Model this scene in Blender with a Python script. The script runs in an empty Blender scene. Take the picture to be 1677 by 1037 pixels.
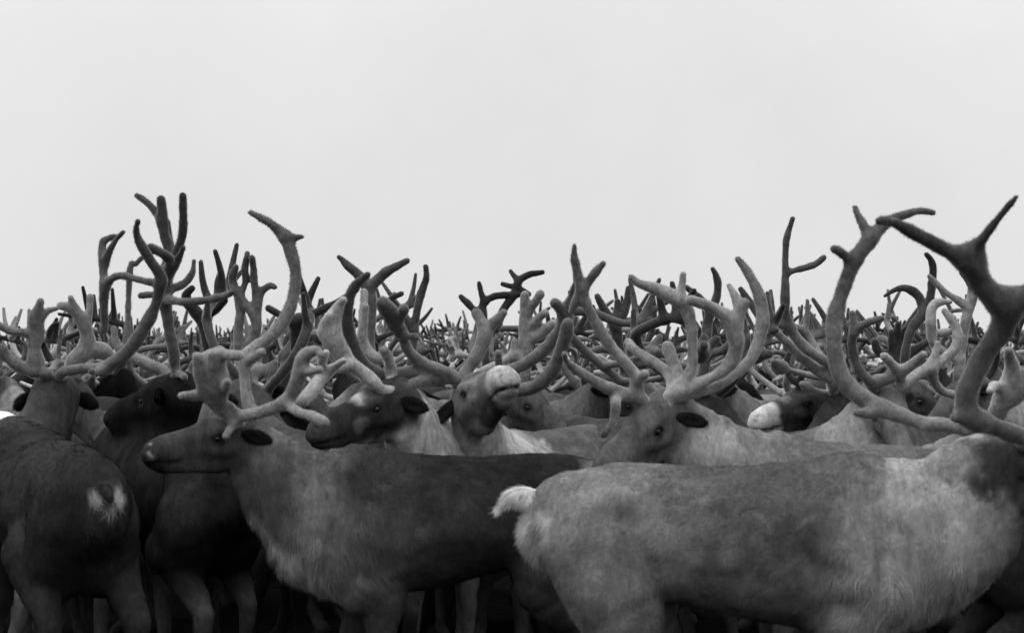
import bpy, math, random
import numpy as np
from mathutils import Vector, Matrix

# ------------------------------------------------------------------ camera, sky, sun
C = bpy.context.scene
W, H, FPX = 1677.0, 1037.0, 2329.0
HORIZON = 592.0
CAM_Z = 1.42
PITCH = math.atan((HORIZON - H / 2) / FPX)
cam_d = bpy.data.cameras.new("camera")
cam = bpy.data.objects.new("camera", cam_d)
C.collection.objects.link(cam)
cam_d.sensor_width = 36.0
cam_d.lens = 36.0 * FPX / W
cam_d.clip_start = 0.05
cam_d.clip_end = 3000
cam.location = (0, 0, CAM_Z)
cam.rotation_euler = (math.pi / 2 + PITCH, 0, 0)
cam_d.dof.use_dof = True
cam_d.dof.focus_distance = 6.8
cam_d.dof.aperture_fstop = 4.5
C.camera = cam

world = bpy.data.worlds.new("World")
C.world = world
world.use_nodes = True
nt = world.node_tree
for n_ in list(nt.nodes):
    nt.nodes.remove(n_)
w_out = nt.nodes.new("ShaderNodeOutputWorld")
w_bg = nt.nodes.new("ShaderNodeBackground")
w_sky = nt.nodes.new("ShaderNodeTexSky")
w_sky.sky_type = 'NISHITA'
w_sky.sun_disc = False
SUN_EL, SUN_AZ = math.radians(62), math.radians(-55)
w_sky.sun_elevation = SUN_EL
w_sky.sun_rotation = SUN_AZ
w_bw = nt.nodes.new("ShaderNodeRGBToBW")
w_mix = nt.nodes.new("ShaderNodeMix")
w_mix.data_type = 'RGBA'
w_mix.inputs[0].default_value = 0.93          # closed overcast: grey cloud over a little of the clear sky
w_mix.inputs[7].default_value = (7.6, 7.6, 7.6, 1)
nt.links.new(w_sky.outputs[0], w_bw.inputs[0])
nt.links.new(w_bw.outputs[0], w_mix.inputs[6])
w_tc = nt.nodes.new("ShaderNodeTexCoord")
w_sep = nt.nodes.new("ShaderNodeSeparateXYZ")
nt.links.new(w_tc.outputs['Generated'], w_sep.inputs[0])
w_max = nt.nodes.new("ShaderNodeMath")
w_max.operation = 'MAXIMUM'
w_max.inputs[1].default_value = 0.0
nt.links.new(w_sep.outputs[2], w_max.inputs[0])
w_pow = nt.nodes.new("ShaderNodeMath")
w_pow.operation = 'POWER'
w_pow.inputs[1].default_value = 2.6
nt.links.new(w_max.outputs[0], w_pow.inputs[0])
w_lum = nt.nodes.new("ShaderNodeMath")
w_lum.operation = 'MULTIPLY_ADD'
w_lum.inputs[1].default_value = 3.4      # an overcast sky is brighter overhead than at the horizon
w_lum.inputs[2].default_value = 0.865
nt.links.new(w_pow.outputs[0], w_lum.inputs[0])
w_nz = nt.nodes.new("ShaderNodeTexNoise")
w_nz.inputs['Scale'].default_value = 2.2
w_nz.inputs['Detail'].default_value = 7
w_nz.inputs['Roughness'].default_value = 0.6
nt.links.new(w_tc.outputs['Generated'], w_nz.inputs[0])
w_cl = nt.nodes.new("ShaderNodeMath")
w_cl.operation = 'MULTIPLY_ADD'
w_cl.inputs[1].default_value = 0.34
nt.links.new(w_nz.outputs[0], w_cl.inputs[0])
nt.links.new(w_lum.outputs[0], w_cl.inputs[2])
w_sc = nt.nodes.new("ShaderNodeVectorMath")
w_sc.operation = 'SCALE'
nt.links.new(w_mix.outputs[2], w_sc.inputs[0])
nt.links.new(w_cl.outputs[0], w_sc.inputs['Scale'])
nt.links.new(w_sc.outputs[0], w_bg.inputs[0])
w_bg.inputs[1].default_value = 0.1
nt.links.new(w_bg.outputs[0], w_out.inputs[0])

sun_d = bpy.data.lights.new("sun", 'SUN')
sun_d.energy = 1.0
sun_d.angle = math.radians(35)
sun = bpy.data.objects.new("sun", sun_d)
C.collection.objects.link(sun)
sd = Vector((math.sin(SUN_AZ) * math.cos(SUN_EL), math.cos(SUN_AZ) * math.cos(SUN_EL) - 0.45, math.sin(SUN_EL)))
sun.rotation_euler = sd.to_track_quat('Z', 'Y').to_euler()

C.view_settings.view_transform = 'Standard'
C.view_settings.look = 'None'
C.view_settings.exposure = 0.0
C.view_settings.gamma = 1.0
C.render.film_transparent = False
try:
    C.cycles.max_bounces = 5
    C.cycles.diffuse_bounces = 3
except Exception:
    pass

rng = np.random.default_rng(7)
rnd = random.Random(11)
A_ = np.array


def P(px, py, Y):
    """the place at distance Y down the field that the photograph shows at px, py"""
    cp, sp = math.cos(PITCH), math.sin(PITCH)
    u, v = (px - W / 2) / FPX, (H / 2 - py) / FPX
    d = A_([u, cp - v * sp, sp + v * cp])
    return A_([0, 0, CAM_Z]) + d * (Y / d[1])


def project(V):
    """where points fall in the photograph, to find the spot of hide that a coat marking sits on"""
    cp, sp = math.cos(PITCH), math.sin(PITCH)
    x, y, z = V[:, 0], V[:, 1], V[:, 2] - CAM_Z
    d = y * cp + z * sp
    v = z * cp - y * sp
    return W / 2 + FPX * x / d, H / 2 - FPX * v / d, d


def unit(v):
    return v / (np.linalg.norm(v) + 1e-9)


# ------------------------------------------------------------------ noise
def vnoise(p, seed=0):
    i = np.floor(p).astype(np.int64)
    f = p - i
    f = f * f * (3 - 2 * f)
    def hh(a, b, c):
        n = (a * 374761393 + b * 668265263 + c * 2147483647 + seed * 144665) & 0x7fffffff
        n = (n ^ (n >> 13)) * 1274126177 & 0x7fffffff
        return ((n ^ (n >> 16)) & 0xffff) / 65535.0
    r = 0
    for dx in (0, 1):
        for dy in (0, 1):
            for dz in (0, 1):
                w = (f[:, 0] if dx else 1 - f[:, 0]) * (f[:, 1] if dy else 1 - f[:, 1]) * (f[:, 2] if dz else 1 - f[:, 2])
                r = r + w * hh(i[:, 0] + dx, i[:, 1] + dy, i[:, 2] + dz)
    return r * 2 - 1


def fbm(p, s, seed=0, o=3):
    r, a = 0, 1.0
    for k in range(o):
        r = r + a * vnoise(p * s, seed + k)
        s *= 2.1
        a *= 0.55
    return r


# ------------------------------------------------------------------ implicit surface mesher
def spline(pts, n=4):
    """Catmull-Rom through rows of numbers"""
    pts = [A_(p, float) for p in pts]
    if len(pts) < 3:
        return [pts[0] + (pts[-1] - pts[0]) * t for t in np.linspace(0, 1, n + 1)]
    q = [2 * pts[0] - pts[1]] + pts + [2 * pts[-1] - pts[-2]]
    out = []
    for i in range(1, len(q) - 2):
        for k in range(n):
            t = k / n
            a, b, c, d = q[i - 1], q[i], q[i + 1], q[i + 2]
            out.append(0.5 * (2 * b + (c - a) * t + (2 * a - 5 * b + 4 * c - d) * t * t + (3 * b - a - 3 * c + d) * t ** 3))
    out.append(pts[-1])
    return out


def blob(chains, h):
    """chains: dicts nodes [(x,y,z,r[,w])], k blend, lat lateral axis, neg. Returns verts, quads of the merged surface."""
    allp = np.concatenate([A_([n[:3] for n in c['nodes']]) for c in chains if not c.get('neg')])
    allr = max(n[3] for c in chains for n in c['nodes'])
    lo = allp.min(0) - allr - 2 * h
    hi = allp.max(0) + allr + 2 * h
    lo = np.maximum(lo, [-99, -99, -0.02])
    dim = np.ceil((hi - lo) / h).astype(int) + 2
    D = np.full(dim, 0.3, np.float32)
    for c in chains:
        k = c.get('k', 0.02)
        N = [list(n) + [1.0] if len(n) == 4 else list(n) for n in c['nodes']]
        N = A_(N, float)
        lat = c.get('lat')
        pad = N[:, 3].max() * max(1, N[:, 4].max()) + k + 2 * h
        i0 = np.clip(((N[:, :3].min(0) - pad - lo) / h).astype(int), 0, dim - 1)
        i1 = np.clip(((N[:, :3].max(0) + pad - lo) / h).astype(int) + 2, 1, dim)
        Dc = np.full(i1 - i0, 0.3, np.float32)
        for a, b in zip(N[:-1], N[1:]):
            pad2 = max(a[3], b[3]) * max(1, a[4], b[4]) + k + 2 * h
            j0 = np.clip(((np.minimum(a[:3], b[:3]) - pad2 - lo) / h).astype(int), i0, i1 - 1)
            j1 = np.clip(((np.maximum(a[:3], b[:3]) + pad2 - lo) / h).astype(int) + 2, j0 + 1, i1)
            gx, gy, gz = [(lo[m] + h * np.arange(j0[m], j1[m])).astype(np.float32) for m in range(3)]
            ax, ay, az = gx[:, None, None] - a[0], gy[None, :, None] - a[1], gz[None, None, :] - a[2]
            ab = b[:3] - a[:3]
            t = np.clip((ax * ab[0] + ay * ab[1] + az * ab[2]) / (ab @ ab + 1e-9), 0, 1)
            vx, vy, vz = ax - t * ab[0], ay - t * ab[1], az - t * ab[2]
            d2 = vx * vx + vy * vy + vz * vz
            if lat is not None:
                w = a[4] + (b[4] - a[4]) * t
                s = vx * lat[0] + vy * lat[1] + vz * lat[2]
                d2 = d2 + s * s * (1 / (w * w) - 1)
            dd = np.sqrt(d2) - (a[3] + (b[3] - a[3]) * t)
            sl = tuple(slice(j0[m] - i0[m], j1[m] - i0[m]) for m in range(3))
            Dc[sl] = np.minimum(Dc[sl], dd)
        sl = tuple(slice(i0[m], i1[m]) for m in range(3))
        X = D[sl]
        if c.get('neg'):
            Dc = -Dc
            e = np.maximum(k - np.abs(X - Dc), 0) / k
            D[sl] = np.maximum(X, Dc) + e * e * k / 4
        else:
            e = np.maximum(k - np.abs(X - Dc), 0) / k
            D[sl] = np.minimum(X, Dc) - e * e * k / 4
    ins = D < 0
    ins[0], ins[-1], ins[:, 0], ins[:, -1], ins[:, :, 0], ins[:, :, -1] = [False] * 6
    D = np.where(ins, np.minimum(D, -1e-5), np.maximum(D, 1e-5))
    s = np.zeros(A_(dim) - 1, np.int8)
    corners = [(x, y, z) for x in (0, 1) for y in (0, 1) for z in (0, 1)]
    for (x, y, z) in corners:
        s += ins[x:dim[0] - 1 + x, y:dim[1] - 1 + y, z:dim[2] - 1 + z]
    act = np.argwhere((s > 0) & (s < 8))
    idx = np.full(s.shape, -1, np.int32)
    idx[tuple(act.T)] = np.arange(len(act))
    pos = np.zeros((len(act), 3))
    cnt = np.zeros(len(act))
    for ca in corners:
        for ax in range(3):
            if ca[ax]:
                continue
            cb = list(ca)
            cb[ax] = 1
            da = D[tuple((act + ca).T)]
            db = D[tuple((act + cb).T)]
            m = (da < 0) != (db < 0)
            t = np.where(m, da / np.where(m, da - db, 1), 0)
            p = np.tile(A_(ca, float), (len(act), 1))
            p[:, ax] += t
            pos += p * m[:, None]
            cnt += m
    V = lo + h * (act + pos / cnt[:, None])
    F = []
    for ax in range(3):
        o1, o2 = [(1, 2), (2, 0), (0, 1)][ax]
        a = ins
        sa = [slice(None)] * 3
        sb = [slice(None)] * 3
        sa[ax] = slice(0, -1)
        sb[ax] = slice(1, None)
        diff = a[tuple(sa)].astype(np.int8) - a[tuple(sb)].astype(np.int8)
        E = np.argwhere(diff != 0)
        sg = diff[tuple(E.T)]
        ok = (E[:, o1] > 0) & (E[:, o2] > 0)
        E, sg = E[ok], sg[ok]
        q = []
        for (u, v) in ((0, 0), (1, 0), (1, 1), (0, 1)):
            e = E.copy()
            e[:, o1] -= 1 - u
            e[:, o2] -= 1 - v
            q.append(idx[tuple(e.T)])
        q = np.stack(q, 1)
        q[sg < 0] = q[sg < 0][:, ::-1]
        F.append(q)
    F = np.concatenate(F)
    return V, F[(F >= 0).all(1)]


def vnormals(V, F):
    n = np.cross(V[F[:, 2]] - V[F[:, 0]], V[F[:, 3]] - V[F[:, 1]])
    N = np.zeros_like(V)
    for k in range(4):
        for m in range(3):
            N[:, m] += np.bincount(F[:, k], n[:, m], len(V))
    return N / (np.linalg.norm(N, axis=1)[:, None] + 1e-12)


def mesh_of(name, V, F, mat, coat=None, smooth=True):
    me = bpy.data.meshes.new(name)
    k = F.shape[1]
    me.vertices.add(len(V))
    me.vertices.foreach_set('co', np.ascontiguousarray(V, dtype=np.float32).ravel())
    me.loops.add(len(F) * k)
    me.loops.foreach_set('vertex_index', np.ascontiguousarray(F, dtype=np.int32).ravel())
    me.polygons.add(len(F))
    me.polygons.foreach_set('loop_start', np.arange(0, len(F) * k, k, dtype=np.int32))
    if smooth:
        me.polygons.foreach_set('use_smooth', np.ones(len(F), dtype=bool))
    me.update(calc_edges=True)
    me.validate()
    if coat is not None:
        at = me.attributes.new('coat', 'FLOAT', 'POINT')
        at.data.foreach_set('value', np.ascontiguousarray(coat, dtype=np.float32))
    me.materials.append(mat)
    return me


def put(name, me, parent=None, loc=(0, 0, 0)):
    o = bpy.data.objects.new(name, me)
    C.collection.objects.link(o)
    o.location = loc
    if parent is not None:
        o.parent = parent
    return o


def fur_mesh(V, F, N, coat, flow, length, count, mat, lift=0.35, width=0.0016, cull=-0.25, eye=(0, 0, 1.42), jit=0.35, weight=None, clump=0.45):
    """many single hairs, each a thin tapering blade that lies along FLOW"""
    cen = V[F].mean(1)
    area = np.linalg.norm(np.cross(V[F[:, 2]] - V[F[:, 0]], V[F[:, 3]] - V[F[:, 1]]), axis=1)
    fn = N[F].mean(1)
    view = A_(eye) - cen
    view /= np.linalg.norm(view, axis=1)[:, None]
    wt = area * ((fn * view).sum(1) > cull)
    if weight is not None:
        wt = wt * weight[F].mean(1)
    f = rng.choice(len(F), count, p=wt / wt.sum())
    a, b = rng.random((2, count, 1))
    def bl(X):
        q = X[F[f]]
        if q.ndim == 2:
            q = q[:, :, None]
        return (1 - a) * (1 - b) * q[:, 0] + a * (1 - b) * q[:, 1] + a * b * q[:, 2] + (1 - a) * b * q[:, 3]
    p, n, c, fl, le = bl(V), bl(N), bl(coat)[:, 0], bl(flow), bl(length)[:, 0]
    n /= np.linalg.norm(n, axis=1)[:, None] + 1e-9
    cl = np.stack([vnoise(p * 45, s) + .9 * vnoise(p * 17, s + 20) for s in (3, 5, 9)], 1)
    tuft = 1 + .7 * vnoise(p * 30, 40) + .4 * vnoise(p * 11, 41)
    d = fl + cl * clump + rng.normal(0, jit, (count, 3))
    d -= (d * n).sum(1)[:, None] * n
    d /= np.linalg.norm(d, axis=1)[:, None] + 1e-9
    d = d + n * (lift * tuft * (0.6 + 0.8 * rng.random(count)))[:, None]
    d /= np.linalg.norm(d, axis=1)[:, None]
    side = np.cross(n, d)
    side /= np.linalg.norm(side, axis=1)[:, None] + 1e-9
    wd = width * (0.6 + 0.8 * rng.random(count))[:, None]
    le = (le * (0.6 + 0.7 * rng.random(count)))[:, None]
    r0 = p - n * 0.001
    V2 = np.concatenate([r0 - side * wd / 2, r0 + side * wd / 2, r0 + d * le - n * le * 0.08])
    i = np.arange(count)
    F2 = np.stack([i, i + count, i + 2 * count], 1)
    cc = np.clip(c * (0.70 + 0.5 * rng.random(count)) * (1 + .16 * (tuft - 1)), 0.003, 0.9)
    return mesh_of('coat_hair', V2, F2, mat, np.concatenate([cc, cc, cc * 1.08]), smooth=False)


# ------------------------------------------------------------------ materials
def mat_fur(name, fine=(40, 40, 40), bump=0.4, rand=None, sheen=0.25, contrast=0.35, rough=0.95):
    m = bpy.data.materials.new(name)
    m.use_nodes = True
    t = m.node_tree
    b = t.nodes['Principled BSDF']
    b.inputs['Roughness'].default_value = rough
    b.inputs['Specular IOR Level'].default_value = 0.04
    b.inputs['Sheen Weight'].default_value = sheen
    b.inputs['Sheen Roughness'].default_value = 0.35
    b.inputs['Sheen Tint'].default_value = (0.8, 0.8, 0.8, 1)
    at = t.nodes.new('ShaderNodeAttribute')
    at.attribute_name = 'coat'
    tc = t.nodes.new('ShaderNodeTexCoord')
    mp = t.nodes.new('ShaderNodeMapping')
    mp.inputs['Scale'].default_value = fine
    t.links.new(tc.outputs['Object'], mp.inputs[0])
    nz = t.nodes.new('ShaderNodeTexNoise')
    nz.inputs['Scale'].default_value = 1.0
    nz.inputs['Detail'].default_value = 5
    nz.inputs['Roughness'].default_value = 0.7
    t.links.new(mp.outputs[0], nz.inputs[0])
    mr = t.nodes.new('ShaderNodeMapRange')
    mr.inputs[1].default_value = 0.3
    mr.inputs[2].default_value = 0.7
    mr.inputs[3].default_value = 1 - contrast
    mr.inputs[4].default_value = 1 + contrast
    t.links.new(nz.outputs[0], mr.inputs[0])
    mu = t.nodes.new('ShaderNodeMath')
    mu.operation = 'MULTIPLY'
    t.links.new(at.outputs['Fac'], mu.inputs[0])
    t.links.new(mr.outputs[0], mu.inputs[1])
    out = mu
    if rand:
        oi = t.nodes.new('ShaderNodeObjectInfo')
        r2 = t.nodes.new('ShaderNodeMapRange')
        r2.inputs[3].default_value, r2.inputs[4].default_value = rand
        pw = t.nodes.new('ShaderNodeMath')
        pw.operation = 'POWER'
        pw.inputs[1].default_value = 2.1
        t.links.new(oi.outputs['Random'], pw.inputs[0])
        t.links.new(pw.outputs[0], r2.inputs[0])
        m2 = t.nodes.new('ShaderNodeMath')
        m2.operation = 'MULTIPLY'
        t.links.new(mu.outputs[0], m2.inputs[0])
        t.links.new(r2.outputs[0], m2.inputs[1])
        out = m2
    t.links.new(out.outputs[0], b.inputs['Base Color'])
    if bump:
        bp = t.nodes.new('ShaderNodeBump')
        bp.inputs['Strength'].default_value = bump
        bp.inputs['Distance'].default_value = 0.006
        t.links.new(nz.outputs[0], bp.inputs['Height'])
        t.links.new(bp.outputs[0], b.inputs['Normal'])
    return m


M_hide = mat_fur('reindeer_hide', (55, 55, 30), 0.8, sheen=0.0)
M_hair = mat_fur('hair', (20, 20, 20), 0, sheen=0.0, contrast=0.15)
M_fuzz = mat_fur('velvet_hair', (20, 20, 20), 0, sheen=0.0, contrast=0.15)
_t = M_fuzz.node_tree
_tr = _t.nodes.new('ShaderNodeBsdfTranslucent')       # fine hairs let the sky shine through
_mx = _t.nodes.new('ShaderNodeMixShader')
_mx.inputs[0].default_value = 0.45
_at = _t.nodes.new('ShaderNodeAttribute')
_at.attribute_name = 'coat'
_t.links.new(_at.outputs['Color'], _tr.inputs[0])
_t.links.new(_t.nodes['Principled BSDF'].outputs[0], _mx.inputs[1])
_t.links.new(_tr.outputs[0], _mx.inputs[2])
_t.links.new(_mx.outputs[0], _t.nodes['Material Output'].inputs[0])
M_velvet = mat_fur('antler_velvet', (70, 70, 45), 0.6, sheen=0.9, contrast=0.35)
M_velvet_herd = mat_fur('herd_velvet', (60, 60, 40), 0.4, rand=(0.3, 2.7), sheen=0.7, contrast=0.3)
M_hide_herd = mat_fur('herd_hide', (40, 40, 25), 0.5, rand=(0.35, 2.0), sheen=0.0)


def simple(name, v, rough, spec=0.5):
    m = bpy.data.materials.new(name)
    m.use_nodes = True
    b = m.node_tree.nodes['Principled BSDF']
    b.inputs['Base Color'].default_value = (v, v, v, 1)
    b.inputs['Roughness'].default_value = rough
    b.inputs['Specular IOR Level'].default_value = spec
    nz = m.node_tree.nodes.new('ShaderNodeTexNoise')
    nz.inputs['Scale'].default_value = 90
    bp = m.node_tree.nodes.new('ShaderNodeBump')
    bp.inputs['Strength'].default_value = 0.05
    m.node_tree.links.new(nz.outputs[0], bp.inputs['Height'])
    m.node_tree.links.new(bp.outputs[0], b.inputs['Normal'])
    return m


M_eye = simple('wet_eye', 0.004, 0.08, 0.6)

# ------------------------------------------------------------------ ground
def ground():
    m = bpy.data.materials.new('trampled_ground')
    m.use_nodes = True
    t = m.node_tree
    b = t.nodes['Principled BSDF']
    b.inputs['Roughness'].default_value = 1.0
    b.inputs['Specular IOR Level'].default_value = 0.0
    nz = t.nodes.new('ShaderNodeTexNoise')
    nz.inputs['Scale'].default_value = 900
    nz.inputs['Detail'].default_value = 8
    cr = t.nodes.new('ShaderNodeValToRGB')
    cr.color_ramp.elements[0].color = (0.002, 0.002, 0.002, 1)
    cr.color_ramp.elements[1].color = (0.02, 0.02, 0.02, 1)
    cr.color_ramp.elements[0].position = 0.3
    cr.color_ramp.elements[1].position = 0.8
    bp = t.nodes.new('ShaderNodeBump')
    bp.inputs['Distance'].default_value = 0.05
    t.links.new(nz.outputs[0], cr.inputs[0])
    t.links.new(nz.outputs[0], bp.inputs['Height'])
    t.links.new(cr.outputs[0], b.inputs['Base Color'])
    t.links.new(bp.outputs[0], b.inputs['Normal'])
    n = 120
    u = np.sinh(np.linspace(-4.2, 4.2, n)) * 30
    X, Y = np.meshgrid(u, u + 8, indexing='ij')
    p = np.stack([X.ravel(), Y.ravel(), np.zeros(n * n)], 1)
    d = np.hypot(p[:, 0], p[:, 1])
    p[:, 2] = -0.012 + 0.010 * vnoise(p * 1.7, 4)
    i = np.arange(n * n).reshape(n, n)
    F = np.stack([i[:-1, :-1], i[1:, :-1], i[1:, 1:], i[:-1, 1:]], -1).reshape(-1, 4)
    o = put('ground', mesh_of('ground', p, F, m))
    o['kind'] = 'structure'


ground()

# ------------------------------------------------------------------ reindeer anatomy
UP = A_([0, 0, 1.0])


def head_frame(poll, nose, roll=0.0, up=None):
    F = unit(nose - poll)
    # the line from poll to nose runs along the brow, so the brow's normal leans back
    u0 = UP if up is None else A_(up, float)
    U = unit(u0 - (u0 @ F) * F)
    R = np.cross(F, U)
    if roll:
        c, s = math.cos(roll), math.sin(roll)
        U, R = U * c + R * s, R * c - U * s
    return F, U, R


def head_chains(poll, F, U, R, s=1.0, k=0.03):
    q = lambda f, u, r=0: poll + s * (f * F + u * U + r * R)
    def nd(f, u, rad, w=1.0, r=0):
        return (*q(f, u, r), rad * s, w)
    ch = [
        dict(nodes=[nd(-.02, -.060, .080, .84), nd(.06, -.070, .094, .80), nd(.125, -.080, .088, .78), nd(.19, -.086, .074, .72),
                    nd(.25, -.092, .070, .68), nd(.31, -.098, .069, .74), nd(.350, -.104, .061, .88)], lat=R, k=k),
        dict(nodes=[nd(.00, -.135, .060, .8), nd(.08, -.158, .054, .75), nd(.17, -.156, .043, .72), nd(.26, -.152, .038, .8), nd(.322, -.150, .034, 1)], lat=R, k=.02),
    ]
    for e in (-1, 1):
        ch.append(dict(nodes=[nd(.07, -.035, .020, 1, e * .058), nd(.135, -.040, .018, 1, e * .055), nd(.18, -.055, .012, 1, e * .045)], k=.015))
        ch.append(dict(nodes=[nd(.01, -.11, .034, 1, e * .040), nd(.09, -.115, .026, 1, e * .048), nd(.17, -.10, .016, 1, e * .045)], k=.02))
        ch.append(dict(nodes=[nd(.105, -.066, .017, 1, e * .086), nd(.128, -.068, .015, 1, e * .082)], k=.014, neg=True))
        ch.append(dict(nodes=[nd(.088, -.062, .007, 1, e * .074), nd(.115, -.048, .008, 1, e * .073), nd(.142, -.058, .006, 1, e * .070)], k=.006))
        ch.append(dict(nodes=[nd(.092, -.080, .005, 1, e * .074), nd(.117, -.087, .005, 1, e * .074), nd(.142, -.080, .004, 1, e * .070)], k=.006))
        ch.append(dict(nodes=[nd(.385, -.070, .012, 1, e * .032), nd(.408, -.080, .014, 1, e * .036)], k=.010, neg=True))
    ch.append(dict(nodes=[nd(.42, -.133, .006, 1, 0), nd(.35, -.131, .006, 1, .050), nd(.27, -.133, .006, 1, .052)], k=.008, neg=True))
    ch.append(dict(nodes=[nd(.42, -.133, .006, 1, 0), nd(.35, -.131, .006, 1, -.050), nd(.27, -.133, .006, 1, -.052)], k=.008, neg=True))
    return ch


def body_chains(hip, wth, poll, F, U, R, s=1.0, slim=1.0, trunk=None, neck=None, stride=0.0, legs=True, sag=0.10, lead=1.0, legup=0.0, nk=1.0, hw=1.0):
    f = unit(A_([*(wth - hip)[:2], 0]))
    n = np.cross(UP, f)
    L = np.linalg.norm((wth - hip)[:2])
    base = hip.copy()
    def at(u, z):                   # u metres forward of the hip, z below the top line
        t = np.clip(u / L, 0, 1)
        p = hip + f * u
        return A_([p[0], p[1], hip[2] + (wth[2] - hip[2]) * t - z])
    T = trunk or [(-.17, .21, .085, .8), (-.11, .20, .145, .78), (.0, .205, .19, .80), (.12, .205, .195, .88), (L * .42, .235, .212, 1.0),
                  (L * .72, .262, .242, .93), (L * .97, .272, .258, .72), (L + .10 * lead, .30, .215, .68), (L + .19 * lead, .34, .14, .75)]
    tr = [(*at(u, z * slim), r * s * slim, w) for (u, z, r, w) in T]
    ch = [dict(nodes=spline(tr, 2), lat=n, k=.06)]
    # withers and croup ridge
    ch.append(dict(nodes=[(*at(-.10, .10), .085 * s, 1), (*at(.04, .075), .075 * s, 1), (*at(L * .5, .085), .065 * s, 1), (*at(L * .97, .07), .07 * s, 1), (*at(L + .10, .11), .08 * s, 1)], k=.08))
    for e in (-1, 1):       # hip bone, shoulder blade, a few ribs and the fold in front of the thigh
        la = lambda u, z, r, y: (*(at(u, z) + n * y * e), r * s)
        ch.append(dict(nodes=[la(.05, .085, .035, .13 * hw), la(-.05, .12, .035, .12 * hw)], k=.05))
        ch.append(dict(nodes=[la(L - .07, .09, .035, .095), la(L - .01, .22, .045, .145), la(L + .09, .36, .045, .165)], k=.05))
        ch.append(dict(nodes=[la(.17, .24 * slim, .03, .14), la(.20, .32 * slim, .03, .12), la(.20, .37 * slim, .022, .09)], k=.04))
        for k_ in range(5):
            u = .30 + k_ * .085
            if u < L - .12:
                ch.append(dict(nodes=[la(u + .03, .11 * slim, .012, .160 * slim), la(u, .20 * slim, .012, .196 * slim), la(u - .02, .28 * slim, .010, .196 * slim)], k=.04))
    # neck
    nb = at(L + .06, .24)
    ne = poll - F * .035 - U * .075
    mid = (nb + ne) / 2 - UP * sag
    if neck is None:
        NK = [(*nb, .235 * s, .62), (*(nb * .62 + ne * .38 - UP * sag * .8), .190 * s * nk, .62), (*(nb * .32 + ne * .68 - UP * sag * .6), .148 * s * nk, .66), (*ne, .102 * s, .82)]
    else:
        NK = [(*P(x, y, D), r * s, w_) for (x, y, D, r, w_) in neck]
    nlat = unit(np.cross(UP, unit(ne - nb)))
    ch.append(dict(nodes=spline(NK, 3), lat=nlat, k=.09))
    if legs:
        for e in (-1, 1):
            q = lambda u, z, r, y: (*(A_([*(hip + f * u + n * y * e)[:2], z])), r * s)
            st = stride * e
            zt = hip[2]
            ch.append(dict(nodes=spline([q(-.03, zt - .22, .140 * hw, .075 * hw), q(.04 + st * .15, zt - .36, .130 * hw, .095 * hw), q(.09 + st * .3, .64 + legup, .095, .12), q(-.01 + st * .6, .53 + legup, .058, .12), q(-.13 + st, .43 + legup, .036, .12), q(-.10 + st, .28 + legup * .7, .026, .12), q(-.07 + st, .12, .028, .12), q(-.03 + st, .05, .034, .12), q(.0 + st, .015, .042, .12)], 2), k=.05))
            st = -stride * e
            zt = wth[2]
            ch.append(dict(nodes=spline([q(L - .06, zt - .18, .09, .085), q(L + .05, zt - .36, .120, .085), q(L - .05 + st * .4, .60, .075, .11), q(L + .0 + st * .8, .40, .038, .115), q(L + st, .25, .026, .115), q(L + .01 + st, .11, .028, .115), q(L + .04 + st, .05, .034, .115), q(L + .07 + st, .015, .042, .115)], 2), k=.05))
    info = dict(f=f, n=n, L=L, nb=nb, ne=ne, at=at)
    return ch, info


def seg_dist(V, a, b):
    ab = b - a
    t = np.clip(((V - a) @ ab) / (ab @ ab + 1e-9), 0, 1)
    return np.linalg.norm(V - a - t[:, None] * ab, axis=1), t


def sst(x, a, b):
    t = np.clip((x - a) / (b - a), 0, 1)
    return t * t * (3 - 2 * t)


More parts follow.
